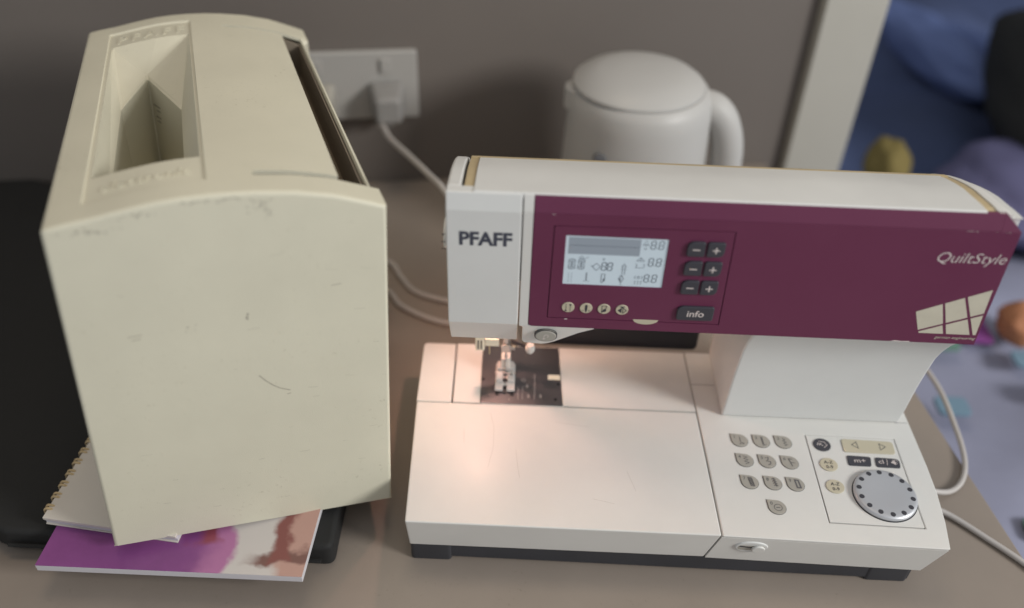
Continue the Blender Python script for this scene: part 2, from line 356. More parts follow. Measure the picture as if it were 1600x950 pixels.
flat('brand_lettering', M['brand'], headc, lambda b: add_text(b, 'PFAFF', 39.2, 272.0, 11.6, XZ(85), 0.12, weight=0.036, width=37.6))
# strip beside the gap, and the lower head with its swept edge
LB = lambda y0: (lambda u, v, d=0: Vector((u, y0 - d + (197.5 - v) * 0.36, v - (197.5 - v) * 0.25)) * S)
prism('head_strip', [(83.9, 301.0), (83.9, 197.6), (90.9, 197.6), (90.9, 301.0)], XZ(93.2), 0, 8.0, M['white'], sm, 0.5)
prism('head_strip_foot', [(83.9, 197.5), (83.9, 196.6), (86.8, 195.4), (86.8, 180), (88.5, 177.8), (102, 176.8), (106.5, 177.6), (112, 180), (120, 184.8), (130, 190.8), (141.5, 195.9), (141.5, 197.5)], LB(93.2), 0, 8.0, M['white'], sm, 0.5)
prism('reverse_button', ellipse(105.0, 188.8, 8.0, 5.0, 40), LB(85.4), 0, 1.3, M['keygrey'], sm, 0.5, 3)
flat('button_ring', M['ink'], sm, lambda b: ribbon(b, ellipse(105.0, 188.8, 8.5, 5.4, 40), 0.7, LB(85.2), 0.12, True))
flat('button_symbol', M['printw'], sm, lambda b: (ribbon(b, [(103.6, 186.4), (103.6, 189), (104.4, 190.6), (106.4, 190.6), (107, 189.2), (106.3, 188)], 0.5, LB(84.1), 0.12), ribbon(b, [(102.5, 187.2), (103.6, 186.2), (104.6, 187.2)], 0.5, LB(84.1), 0.12)))
prism('head_strip_top', [(85.2, 301.1), (88.8, 313.5), (92, 313.2), (93.3, 301.1)], YZ(0), 83.9, 90.9, M['white'], sm, 0.4)
prism('reverse_button', ellipse(105.0, 187.4, 8.0, 5.3, 40), XZ(85.4), 0, 1.3, M['keygrey'], sm, 0.6, 3)
flat('button_ring', M['ink'], sm, lambda b: ribbon(b, ellipse(105.0, 187.4, 8.5, 5.7, 40), 0.7, XZ(85.2), 0.12, True))
flat('button_symbol', M['printw'], sm, lambda b: (ribbon(b, [(103.6, 184.8), (103.6, 187.6), (104.4, 189.2), (106.4, 189.2), (107, 187.8), (106.3, 186.6)], 0.5, XZ(84.1), 0.12), ribbon(b, [(102.5, 185.6), (103.6, 184.6), (104.6, 185.6)], 0.5, XZ(84.1), 0.12)))
def hairlines(b):
    for pts in ([(62, 120), (66, 104), (66.5, 80), (63, 58)], [(86, 78), (88, 60), (90, 48)], [(40, 100), (41, 84)], [(120, 112), (150, 108)], [(180, 60), (186, 40)], [(150, 30), (168, 26)]): ribbon(b, pts, .16, XY(60), .03)
flat('hairline_scratches', M['keygrey'], sm, hairlines, kind='stuff')
# needle lamp
bm = bmesh.new(); add_lathe(bm, [(0.01, -7), (3.6, -5.5), (5, -2), (5, 4), (3.5, 10), (3.5, 20)], (50, 186, 200), 20); finish('lamp_bulb', bm, M['bulb'], sm)
ld = bpy.data.lights.new('needle_lamp', 'SPOT'); ld.energy = 0.62; ld.color = (1.0, 0.52, 0.42); ld.shadow_soft_size = 0.007; ld.spot_size = math.radians(170); ld.spot_blend = 0.6
lo = bpy.data.objects.new('needle_lamp', ld); C.objects.link(lo); lo.location = Vector((44, 183, 190)) * S; lo.parent = sm
lo.rotation_euler = (Vector((20, -50, -150))).to_track_quat('-Z', 'Y').to_euler()

# purple front panel
GR = [(104.7, 206), (235.0, 205.7), (232.2, 292.2), (105.6, 291.4)]
NT = (179.4, 207.0)
pp = rounded([(91.0, 197.0), (430.8, 196.6), (426.0, 301.0), (91.3, 301.0)], [4, 0, 0, 0])
fp = prism('front_panel', pp, XZ(93), 0, 8.0, M['purple'], sm, 0.5, 2, holes=[GR])
prism('front_panel_bevel', [(85.1, 301.12), (88.8, 313.4), (92, 313.2), (93, 301.12)], YZ(0), 91.3, 412, M['purple'], sm, 0.3)
bm = bmesh.new()   # bevel strip's slanted right-hand end
a = [(412.02, 85.1, 301.12), (412.02, 88.8, 313.4), (412.02, 92, 313.2), (412.02, 93, 301.12)]; b_ = [(426.0, 85.1, 301.12), (413.4, 88.8, 313.4), (413.4, 92, 313.2), (426, 93, 301.12)]
va = [bm.verts.new(Vector(p) * S) for p in a]; vb = [bm.verts.new(Vector(p) * S) for p in b_]
bm.faces.new(va[::-1]); bm.faces.new(vb)
for i in range(4): bm.faces.new((va[i], va[(i + 1) % 4], vb[(i + 1) % 4], vb[i]))
finish('front_panel_end', bm, M['purple'], sm, 0)
prism('groove_shadow', inset(GR, -2), XZ(92.9), 0, 4, M['dark'], sm, 0)
LC = [(114.6, 239.2), (187.2, 239.2), (186.7, 282.9), (114.6, 283.2)]
cp = prism('control_panel', inset(GR, 0.55), XZ(91), 0, 5.95, M['purple'], sm, 0.35, 2, holes=[LC])
# screen, slightly recessed
lcd = prism('screen', inset(LC, -0.6), XZ(87.4), 0, 1.6, M['lcd'], sm, 0)
SC = XZ(85.8)
def lp(px, py):     # position inside the screen: 0..1 from left, 0..1 from the top
    return (114.6 + 72.3 * px, 283.0 - 43.9 * py)
prism('screen_bar', [lp(0.03, 0.03), lp(0.735, 0.03), lp(0.735, 0.365), lp(0.03, 0.365)], SC, 0, 0.12, M['lcdgrey'], lcd, 0)
flat('screen_line', M['lcdseg'], lcd, lambda b: (ribbon(b, [lp(0.05, 0.19), lp(0.72, 0.19)], 0.30, SC, 0.2)))
SEG = dict(a=((0, 1), (1, 1)), b=((1, 1), (1, .5)), c=((1, .5), (1, 0)), d=((0, 0), (1, 0)), e=((0, .5), (0, 0)), f=((0, 1), (0, .5)), g=((0, .5), (1, .5)))
def digit(b, px, py, w, h, th, extra=False):
    x0, y1 = lp(px, py); y0 = y1 - h
    for k, (p, q) in SEG.items():
        P = Vector((x0 + p[0] * w + p[1] * .35, y0 + p[1] * h)); Q = Vector((x0 + q[0] * w + q[1] * .35, y0 + q[1] * h)); d = (Q - P) * 0.10
        ribbon(b, [P + d, Q - d], th, SC, 0.2)
    if extra:
        for p, q in (((0.12, .92), (.5, .55)), ((.88, .92), (.5, .55)), ((0.12, .08), (.5, .45)), ((.88, .08), (.5, .45)), ((.5, .95), (.5, .55)), ((.5, .05), (.5, .45))):
            ribbon(b, [(x0 + p[0] * w + p[1] * .35, y0 + p[1] * h), (x0 + q[0] * w + q[1] * .35, y0 + q[1] * h)], th * .8, SC, 0.2)
def lcd_digits(b):
    # seven-segment numbers
    for row, xx in ((0.05, 0.835), (0.395, 0.835), (0.735, 0.815)):
        digit(b, xx, row, 3.1, 6.9, 0.62); digit(b, xx + 0.078, row, 3.1, 6.9, 0.62)
        x, y = lp(xx + 0.060, row); patch(b, rect(x, y - 6.9, x + .6, y - 6.3), SC, 0.2)
    digit(b, 0.375, 0.52, 3.2, 7.0, 0.66); digit(b, 0.435, 0.52, 3.2, 7.0, 0.66)
flat('screen_digits', M['lcdseg'], lcd, lcd_digits, kind='stuff')
def lcd_faint(b):
    digit(b, 0.045, 0.47, 4.4, 9.0, 0.65, True); digit(b, 0.14, 0.47, 4.4, 9.0, 0.65, True)
    x, y = lp(0.117, 0.6); patch(b, rect(x, y, x + .6, y + .6), SC, .2); patch(b, rect(x - .3, y - 3, x + .3, y - 2.4), SC, .2)
    ribbon(b, [lp(.145, .45), lp(.17, .40), lp(.195, .45)], .45, SC, .2, True); ribbon(b, [lp(.205, .46), lp(.24, .41)], .5, SC, .2)
    ribbon(b, [lp(.285, .61), lp(.325, .54), lp(.365, .61), lp(.325, .69)], .55, SC, .2, True); ribbon(b, [lp(.27, .585), lp(.285, .61), lp(.30, .585)], .45, SC, .2)
    ribbon(b, [lp(.375, .45), lp(.405, .45)], .5, SC, .2); ribbon(b, [lp(.39, .42), lp(.39, .48)], .5, SC, .2)
    for k in (-1, 1):
        ribbon(b, [lp(.60 + k * .012, .76), lp(.60 + k * .012, .56)], .5, SC, .2)
    ribbon(b, [lp(.575, .60), lp(.60, .53), lp(.625, .60)], .45, SC, .2); ribbon(b, [lp(.572, .645), lp(.628, .645)], .45, SC, .2)
    # width, length and balance pictograms beside the numbers
    ribbon(b, [lp(.755, .15), lp(.77, .10), lp(.785, .15), lp(.80, .10), lp(.815, .15)], .55, SC, .2)
    ribbon(b, [lp(.77, .075), lp(.785, .045), lp(.80, .075)], .45, SC, .2); ribbon(b, [lp(.77, .19), lp(.785, .22), lp(.80, .19)], .6, SC, .2)
    ribbon(b, [lp(.715, .46), lp(.755, .39), lp(.795, .46)], .5, SC, .2, True); ribbon(b, [lp(.735, .46), lp(.775, .46)], .4, SC, .2); ribbon(b, [lp(.755, .39), lp(.755, .46)], .4, SC, .2)
    ribbon(b, [lp(.715, .51), lp(.725, .56), lp(.715, .60), lp(.79, .60), lp(.80, .55), lp(.79, .51)], .5, SC, .2)
    ribbon(b, [lp(.73, .77), lp(.715, .80), lp(.73, .83)], .45, SC, .2); ribbon(b, [lp(.785, .77), lp(.80, .80), lp(.785, .83)], .45, SC, .2); ribbon(b, [lp(.745, .80), lp(.757, .77), lp(.77, .80), lp(.757, .83)], .5, SC, .2, True)
    for k in range(3): ribbon(b, [lp(.72 + .03 * k, .88), lp(.735 + .03 * k, .88)], .45, SC, .2); ribbon(b, [lp(.727 + .03 * k, .88), lp(.727 + .03 * k, .95)], .45, SC, .2)
    # bottom row: dotted lines, needle, foot, mirrored pattern
    for c in (0.055, 0.085):
        for k in range(6): ribbon(b, [lp(c, .76 + .035 * k), lp(c, .776 + .035 * k)], .6, SC, .2)
    ribbon(b, [lp(.235, .74), lp(.235, .92)], 1.0, SC, .2); ribbon(b, [lp(.205, .92), lp(.222, .92)], .5, SC, .2); ribbon(b, [lp(.248, .92), lp(.265, .92)], .5, SC, .2)
    ribbon(b, [lp(.385, .76), lp(.42, .76), lp(.42, .86), lp(.40, .94), lp(.385, .94)], .6, SC, .2, True); patch(b, ellipse(*lp(.413, .88), .9, 1.6, 10), SC, .2)
    ribbon(b, [lp(.56, .84), lp(.585, .78), lp(.61, .84), lp(.585, .93)], .6, SC, .2, True); ribbon(b, [lp(.565, .78), lp(.605, .78)], .5, SC, .2); ribbon(b, [lp(.575, .965), lp(.60, .965)], .5, SC, .2); patch(b, [lp(.56, .85), lp(.585, .82), lp(.585, .92)], SC, .2)
flat('screen_symbols', M['lcdfaint'], lcd, lcd_faint, kind='stuff')
# four round cream buttons under the screen
FB = XZ(84.3)
def sym_rows(b, x, z):
    for c in (-1.6, 1.6):
        for k in range(5): patch(b, rect(x + c - .4, z - 3 + k * 1.4, x + c + .4, z - 2.3 + k * 1.4), FB, .15)
    patch(b, ellipse(x - 1.6, z - 2.8, .8, .8, 8), FB, .16); patch(b, ellipse(x + 1.6, z + 2.8, .8, .8, 8), FB, .16)
def sym_needle(b, x, z):
    patch(b, [(x - .9, z + 3.4), (x + .9, z + 3.4), (x + .9, z - 1), (x + .25, z - 3.6), (x - .25, z - 3.6), (x - .9, z - 1)], FB, .15)
    ribbon(b, [(x - 3.2, z - 2.2), (x - 1.5, z - 2.2)], .5, FB, .15); ribbon(b, [(x + 1.5, z - 2.2), (x + 3.2, z - 2.2)], .5, FB, .15)
def sym_foot(b, x, z):
    ribbon(b, [(x - 1.6, z + 3.2), (x + 1.8, z + 3.2), (x + 1.2, z + .4), (x - 1.6, z - 3.2)], .55, FB, .15, True)
    patch(b, [(x - 1.4, z - 3.0), (x - .8, z - .4), (x + .6, z + .6), (x + 2, z - .6), (x + 1.2, z - 2.4)], FB, .16)
def sym_twin(b, x, z):
    ribbon(b, [(x - 1.8, z + 3.2), (x + 1.8, z + 3.2)], .7, FB, .15); patch(b, [(x - 3.2, z - .4), (x - .4, z + 2.4), (x - .4, z - 3)], FB, .15)
    ribbon(b, [(x + 3.2, z - .4), (x + .6, z + 2.2), (x + .6, z - 3)], .6, FB, .15, True); patch(b, [(x - 1, z + 3.2), (x + 1, z + 3.2), (x, z + 1.6)], FB, .16)
for i, (x, z, fn) in enumerate(((120.2, 217.6, sym_rows), (133.7, 217.4, sym_needle), (147.1, 217.3, sym_foot), (160.6, 217.2, sym_twin))):
    k = prism('function_button', ellipse(x, z, 4.75, 4.75, 28), XZ(85.6), 0, 1.3, M['keycream'], sm, 0.35)
    flat('button_symbol', M['ink'], k, lambda b, f=fn, x=x, z=z: f(b, x, z))
# plus, minus and info keys
for r, (xm, z, xp) in enumerate(((206.6, 276.6, 220.6), (207.0, 259.4, 221.1), (207.4, 241.9, 221.4))):
    km = prism('minus_key', rounded(rect(xm - 6.4, z - 6.2, xm + 6.2, z + 6.4), [2.2, 1.2, 1.8, 5.2]), XZ(85.6), 0, 2.6, M['keydark'], sm, 0.8, 3)
    flat('minus_sign', M['printw'], km, lambda b, x=xm, z=z: ribbon(b, [(x - 2.7, z), (x + 2.7, z)], 1.0, XZ(83.0), .12))
    kp = prism('plus_key', rounded(rect(xp - 6.2, z - 6.2, xp + 6.2, z + 6.4), [1.2, 5.2, 1.8, 1.8]), XZ(85.6), 0, 2.6, M['keydark'], sm, 0.8, 3)
    flat('plus_sign', M['printw'], kp, lambda b, x=xp, z=z: (ribbon(b, [(x - 2.6, z), (x + 2.6, z)], 1.0, XZ(83.0), .12), ribbon(b, [(x, z - 2.7), (x, z + 2.7)], 1.0, XZ(83.0), .14)))
ik = prism('info_key', rounded(rect(201.4, 210.6, 228.9, 223.8), [3, 2.2, 2.2, 5]), XZ(85.6), 0, 2.6, M['keydark'], sm, 0.8, 3)
flat('info_lettering', M['printw'], ik, lambda b: add_text(b, 'info', 215.2, 214.6, 6.2, XZ(83.0), 0.12, weight=0.012, align='CENTER', shear=0.06, sx=1.02))
prism('thumb_notch', ellipse(179.4, 208.0, 9.6, 4.8, 40)[20:] + [(189, 208.0)], XZ(86), 0, 1.05, M['keycream'], sm, 0.2)
# print on the panel
PF = XZ(85)
flat('model_lettering', M['printw'], fp, lambda b: add_text(b, 'QuiltStyle', 375.6, 273.6, 9.2, PF, 0.12, weight=-0.008, shear=0.2, width=48.6))
flat('motto_lettering', M['printc'], fp, lambda b: add_text(b, 'german engineering', 399.0, 201.6, 2.7, PF, 0.12, weight=0.0, shear=0.25, width=30))
def logo(b):
    T = lambda x: 227.1 + (x - 377.0) / 48.0 * 23.0            # upper edge
    H = lambda x: 208.6 + (x - 384.6) / 42.4 * 18.4            # slanted gap
    Lx = lambda z: 377.0 + (227.1 - z) / 20.7 * 8.2            # left edge
    Rx = lambda z: 425.2 + (250.1 - z) / 43.7 * 3.2            # right edge
    v1a, v1b, v2a, v2b = (392.4, 404.0), (394.2, 406.2), (408.8, 423.9), (411.0, 426.3)   # x of the upright gaps at z=236 and z=206.4
    at = lambda v, z: v[0] + (240 - z) / 33.6 * (v[1] - v[0])
    z0 = 206.4; g = 1.0
    def cell(xl, xr, top, bot):
        z1, z2 = 225, 225
        pts = []
        for X, edge in ((xl, top), (xr, top), (xr, bot), (xl, bot)):
            z = 225.0; x = 0
            for _ in range(8): x = X(z); z = edge(x)
            pts.append((x, z))
        patch(b, pts, PF, 0.12)
    v1l = lambda z: at(v1a, z); v1r = lambda z: at(v1b, z); v2l = lambda z: at(v2a, z); v2r = lambda z: at(v2b, z)
    Hu = lambda x: H(x) + g; Hl = lambda x: H(x) - g; Bt = lambda x: z0
    for xl, xr in ((Lx, v1l), (v1r, v2l), (v2r, Rx)):
        cell(xl, xr, T, Hu)
    patch(b, [(385.6, z0), (v1l(z0), z0), (v1l(H(v1l(214))), Hl(v1l(214))), (385.0, Hl(385.0))], PF, 0.12)
    cell(v1r, v2l, Hl, Bt); cell(v2r, Rx, Hl, Bt)
flat('panel_logo', M['printc'], fp, logo)
def chips(b):
    for x0, n, z in ((388, 9, 300.9), (408, 7, 300.9)):
        for k in range(n): x = x0 + random.uniform(0, 12); patch(b, rect(x, z - random.uniform(.1, .4), x + random.uniform(.3, 1.6), z + .1), PF, .1)
    patch(b, [(367, 196.9), (382, 196.8), (381, 197.7), (376, 197.4), (370, 198)], PF, .1); patch(b, rect(104, 300.6, 106, 301), PF, .1)
    patch(b, rect(118, 205.2, 120.4, 206.0), PF, .1)
flat('paint_chips', M['printw'], fp, chips, kind='stuff')
# lid with yellowed border
def strip(name, prof, x0, x1, material, thick, bevel=0.5):
    bm = bmesh.new(); add_prism(bm, prof + [(y, z - thick) for y, z in prof[::-1]], YZ(0), x0, x1); return finish(name, bm, material, sm, bevel, 2)
lid_prof = [(89.2, 313.6), (90, 314.6)] + [(y, z + 0.9) for y, z in top_prof[1:]]
lid = strip('lid', lid_prof, 49.2, 399.8, M['white2'], 4.0, 0.8)
bprof = [(91.0, 306), (91.2, 312.8)] + top_prof[1:] + [(174, 290.2)]
strip('lid_border', bprof, 42.2, 48.8, M['beige'], 3.2); strip('lid_border', bprof, 400.3, 406.6, M['beige'], 3.2)
strip('lid_border', [(168.4, 293.4), (175, 290.6)], 42.2, 406.6, M['beige'], 3.2, 0.3)
strip('trim_block', [(90.7, 312.4), (98, 312.8)], 400.2, 406.7, M['beige'], 3, 0.3)
strip('trim_block', [(90.7, 312.4), (98, 312.8)], 42.1, 48.9, M['beige'], 3, 0.3)
strip('lid_gap', [(96.6, 303), (97, 306)] + dropped(top_prof, 3.4)[1:], 40.3, 49, M['dark'], 1.2, 0); strip('lid_gap', [(96.6, 303), (97, 306)] + dropped(top_prof, 3.4)[1:], 399, 408.3, M['dark'], 1.2, 0)
# tension dial on the left end
bm = bmesh.new(); add_prism(bm, ellipse(112, 262, 11.5, 11.5, 36), YZ(0), 26.2, 29.4); dial = finish('tension_dial', bm, M['white'], sm, 0.6)
flat('dial_numbers', M['ink'], dial, lambda b: [add_text(b, t, y, z, 3.4, lambda u, v, d=0: Vector((27.8 + (u - 100.9) * 0.9, 100.2, v)) * S, 0, align='CENTER', rot=1.57) for t, y, z in (('4', 100.9, 268.5), ('3', 100.9, 262), ('2', 100.9, 256))])

# needle, presser foot and what hangs above the plate
def part_boxes(name, boxes, material, bevel=0.4):
    bm = bmesh.new()
    for q in boxes: add_box(bm, *q)
    return finish(name, bm, material, sm, bevel)
tube('presser_bar', [(74, 180, 84), (74, 180, 228)], 2.6, M['steel'], sm)
tube('needle_bar', [(73.5, 165, 97), (73.5, 165, 228)], 2.6, M['steel'], sm)
part_boxes('needle_clamp', [(69.4, 77.4, 160.5, 169.5, 96, 104.5)], M['steel'], 1.0)
tube('clamp_screw', [(77.2, 164, 100), (82, 163, 100)], [1.8, 2.4], M['steel'], sm)
tube('needle', [(73.5, 165, 96), (73.5, 165, 80), (73.5, 165, 61.2)], [0.9, 0.8, 0.3], M['steel'], sm, 6)
foot = part_boxes('presser_foot', [(64.6, 82.6, 151, 179, 62.3, 65.3), (64.6, 71.9, 144.5, 151.2, 62.3, 65.3), (75.3, 82.6, 144.5, 151.2, 62.3, 65.3)], M['clear'], 0.7)
part_boxes('foot_block', [(65.4, 71.2, 153, 164, 65.4, 69), (76, 81.8, 153, 164, 65.4, 69), (66, 81, 166, 176, 65.4, 71)], M['clear'], 0.8)
part_boxes('foot_holder', [(69.4, 77.8, 165.5, 181, 71.2, 83), (70.6, 76.6, 176, 184, 83, 98)], M['milky'], 0.9)
part_boxes('foot_shadow_gaps', [(65, 82.2, 164.4, 165.6, 65.2, 66.6), (73.2, 74.2, 151.5, 163.5, 65.2, 65.6), (71.4, 75.8, 154, 158, 65.2, 65.7), (72.2, 75, 168, 171, 82.9, 83.3)], M['charcoal'], 0)
prism('foot_screw', ellipse(79, 160, 1.3, 1.3, 12), XY(69), 0, .5, M['steel'], sm, 0)
tube('foot_pin', [(64.2, 163.5, 67.4), (83, 163.5, 67.4)], 0.9, M['steel'], sm, 8)
part_boxes('foot_slot', [(72.6, 74.8, 150, 163, 61.2, 61.6), (65.2, 68.4, 141, 147.5, 60.9, 61.4), (78.8, 82, 141, 147.5, 60.9, 61.4), (72.8, 74.4, 143, 145, 60.9, 61.3)], M['dark'], 0)
part_boxes('needle_threader', [(46, 54.4, 158, 162, 99.5, 120), (54.8, 67, 160, 164, 103.5, 112)], M['cream'], 0.8)
part_boxes('threader_slit', [(48.2, 49.2, 157.6, 158.2, 101.5, 112), (51, 52, 157.6, 158.2, 101.5, 112)], M['gap'], 0)
tube('threader_hook', [(58.6, 160, 104), (58.8, 160, 94)], 0.6, M['beige'], sm, 6)
tube('thread_lever', [(78, 170, 101.5), (92, 167, 98.5)], 1.5, M['dark'], sm, 8)
bm = bmesh.new(); add_lathe(bm, [(0.01, -5), (3, -4.4), (4.3, -1.5), (4.3, 1.5), (3.2, 4.2), (0.01, 4.8)], (95.2, 165, 98.5), 20); finish('lever_knob', bm, M['white'], sm)
# markings on the plate
NP = XY(60.6)
def plate_marks(b):
    for x, a, c in ((86.0, 137, 153), (90.0, 137, 154), (101, 137.6, 170)): ribbon(b, [(x, a), (x, c)], 0.3, NP, .1)
    for t, x, y in (('2', 95.4, 139.8), ('3', 106.2, 140.2)): add_text(b, t, x, y, 4.2, NP, .1, align='CENTER')
    ribbon(b, [(91.8, 154.3), (96.2, 154.3)], .4, NP, .1); ribbon(b, [(94, 151.5), (94, 157)], .4, NP, .1); ribbon(b, ellipse(90.8, 161.9, 1.7, 1.7, 12), .4, NP, .1, True)
    for x, y in ((78, 136.5), (84.6, 143.6)): patch(b, ellipse(x, y, .5, .5, 8), NP, .1)
flat('plate_marks', M['printw'], sm, plate_marks, kind='stuff')
prism('plate_tab', rect(113.2, 163.8, 124.6, 170.2), XY(60.6), 0, 0.25, M['cream'], sm, 0)
for x, y in ((120.2, 138.8), (53.3, 161), (123.0, 158.4)): prism('plate_screw', ellipse(x, y, 1.6, 1.6, 14), XY(60.6), -0.1, 0.25, M['dark'], sm, 0)

# keypad: leaf shaped stitch keys
def leaf(cx, cy, r=7.1, n=30):
    out = []
    for i in range(n + 1):
        a = math.radians(180 - 0) + math.radians(270) * i / n     # from the left, under, right, to the top
        out.append((cx + r * math.cos(a), cy + r * 0.97 * math.sin(a)))
    tip = (cx - r * 1.04, cy + r * 1.04)
    return out + [(cx - r * .5, cy + r * 1.03), tip, (cx - r * 1.02, cy + r * .5)]
KT = XY(60.9)
def ic(n):
    def f(b, cx, cy):
        R = lambda pts, w=.55, closed=False: ribbon(b, [(cx + u, cy + v) for u, v in pts], w, KT, .12, closed)
        P = lambda pts: patch(b, [(cx + u, cy + v) for u, v in pts], KT, .12)
        add_text(b, str(n), cx - 4.2, cy + 2.0, 3.2, KT, .12, align='CENTER', weight=0.01)
        if n == 1: R([(0.3, 3.6), (0.5, -2.4)], .7); R([(-.6, -4.6), (1.2, -3.0), (2.8, -4.4)], .7); R([(2.6, -2.8), (3.2, -4.2)], .6)
        if n == 2: R([(.4, 4.2), (.9, -4)], 1.3); R([(-.8, 4), (1.4, 4)], .5); R([(0.2, -4.8), (3.6, -3.9)], .7); R([(-.3, 1), (1.5, 1)], .5); R([(0, -2), (1.8, -2)], .5)
        if n == 3: R([(-.8, 4), (1.8, 2.6), (-.6, 1.2), (2.2, -.4), (-.2, -1.8), (2.6, -3.2), (.4, -4.4)], .6)
        if n == 4: R([(-1.4, 4.2), (2.2, 3.0), (-1.2, 1.6), (2.6, 0.2), (-.8, -1.4), (3, -2.8), (-.2, -4.4)], .6)
        if n == 5: R([(-1.6, 3.4), (1.4, 3.8), (.6, 1.2), (-1, 0), (2.6, -.6), (2.2, -3.2), (0, -4.2)], .7)
        if n == 6: R([(-.8, 4), (1.2, -4.4)], .9); R([(-1.2, 3.8), (2.4, 3)], .7); R([(.4, -.4), (4, -.8)], .7)
        if n == 7: R([(-1.2, 4.6), (1.8, 4.2), (3.2, -4.4), (.2, -4.2)], .6, True); R([(-1, 4), (2.2, 2), (-.4, 1), (2.6, -1), (.2, -2), (3, -4)], .6); R([(1.8, 4), (-.8, 2), (2.4, 1), (-.2, -1), (2.8, -2), (.4, -4)], .5)
        if n == 8:
            for k in range(4): R([(-1 + k * .4, 3.6 - k * 2.2), (.6 + k * .4, 4.6 - k * 2.2), (2.4 + k * .4, 3.2 - k * 2.2)], .8); R([(.6 + k * .4, 4.6 - k * 2.2), (1 + k * .4, 2.6 - k * 2.2)], .6)
        if n == 9: R([(-.2, 4.2), (2.6, 3.8), (3.6, -3.8), (.6, -3.8)], 1.3, True)
        if n == 0: R([(cx_ * 3.2 + .6, cy_ * 3.2 - .6) for cx_, cy_ in ellipse(0, 0, 1, 1, 20)], .6, True); R([(-1, -.7), (2.2, -.5)], .8)
    return f
for i, (n, x, y) in enumerate(((1, 280.9, 99.4), (2, 300.0, 99.4), (3, 319.1, 99.4), (4, 282.0, 77.2), (5, 301.0, 77.0), (6, 320.3, 76.8), (7, 282.2, 53.9), (8, 301.6, 53.8), (9, 320.3, 53.5), (0, 300.2, 29.2))):
    k = prism('stitch_key', leaf(x, y), XY(60), -1, 0.9, M['keygrey'], sm, 0.35)
    flat('key_symbol', M['inkgrey'], k, lambda b, n=n, x=x, y=y: ic(n)(b, x, y))
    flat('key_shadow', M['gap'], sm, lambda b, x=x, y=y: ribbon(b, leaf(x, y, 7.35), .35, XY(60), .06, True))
# keys in the frame
KT2 = XY(60.95)
e = prism('memory_key', ellipse(352.4, 98.2, 7.6, 7.2, 36), XY(60), 0, .9, M['keydark'], sm, .4)
flat('key_symbol', M['printw'], e, lambda b: (ribbon(b, [(348, 97), (349, 99.8), (350.2, 97.4), (351.2, 99.4), (352.4, 97), (353.2, 97)], .6, KT2, .12), ribbon(b, [(350, 101.6), (354.6, 101.2), (356.6, 97.6), (353.4, 94.6)], .6, KT2, .12)))
for (x, y, t1, t2) in ((353.2, 76.2, 'A-Z', '0-9'), (353.0, 52.9, 'A-Z', '0-9')):
    e = prism('letter_key', ellipse(x, y, 7.6, 7.2, 36), XY(60), 0, .9, M['keycream'], sm, .4)
    flat('key_symbol', M['ink'], e, lambda b, x=x, y=y, t1=t1, t2=t2: (add_text(b, t1, x, y + .8, 3.3, KT2, .12, align='CENTER', weight=.01, shear=.2 if y < 60 else 0), add_text(b, t2, x, y - 4.3, 3.3, KT2, .12, align='CENTER', weight=.01)))
ak = prism('arrow_key', rounded([(370, 91.2), (414.4, 90.6), (415.4, 104.8), (370.4, 106)], [1.5, 3.5, 3.5, 3.5]), XY(60), 0, .9, M['keycream'], sm, .4)
flat('arrow_symbols', M['inkgrey'], ak, lambda b: (ribbon(b, [(378.4, 99.3), (383.0, 102.8), (383.4, 95.4)], .55, KT2, .12, True), ribbon(b, [(407.6, 98.4), (402.8, 101.8), (402.4, 94.6)], .55, KT2, .12, True)))
k1 = prism('store_key', rounded([(370.2, 76.2), (389.6, 76.0), (391.6, 86.6), (371, 87.4)], 2.2), XY(60), 0, .9, M['keydark'], sm, .4)
flat('key_lettering', M['printw'], k1, lambda b: add_text(b, 'm+', 381, 79.6, 4.6, KT2, .12, align='CENTER', weight=.008, sx=1.25))
k2 = prism('clear_key', rounded([(393.8, 75.8), (414.2, 75.4), (416.0, 85.6), (395.0, 86.4)], [2.2, 2.2, 5, 2.2]), XY(60), 0, .9, M['keydark'], sm, .4)
flat('key_lettering', M['printw'], k2, lambda b: (add_text(b, 'cl', 396.8, 79.4, 4.6, KT2, .12, weight=.008, sx=1.2), ribbon(b, [(403.6, 78), (404.6, 84.4)], .5, KT2, .12), patch(b, [(407.2, 81), (411, 84.2), (411.4, 78.4)], KT2, .12), ribbon(b, [(411.6, 84.6), (413.6, 82.6)], .5, KT2, .12), ribbon(b, [(409, 84), (413, 80)], .5, KT2, .12)))
# selector wheel with finger dots
WC = (392.0, 45.4); WR = 25.6
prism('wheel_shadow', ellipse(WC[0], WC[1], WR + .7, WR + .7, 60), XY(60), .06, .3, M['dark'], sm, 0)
wh = lathe('selector_wheel', [(WR - .2, 0.1), (WR, .8), (WR, 2.4), (WR - .8, 3.5), (WR - 2.4, 4.1), (WR - 4.5, 4.3), (14, 4.0), (7, 3.7), (0.01, 3.6)], (WC[0], WC[1], 60.2), M['silver'], sm, 72)
for i in range(14):
    if i == 3: pass
    a = math.radians(12 + i * 360 / 14); x, y = WC[0] + 21.4 * math.cos(a), WC[1] + 21.4 * math.sin(a)
    prism('finger_dot', ellipse(x, y, 2.15, 2.15, 14), XY(64.4), -.4, .14, M['ink'], wh, 0)

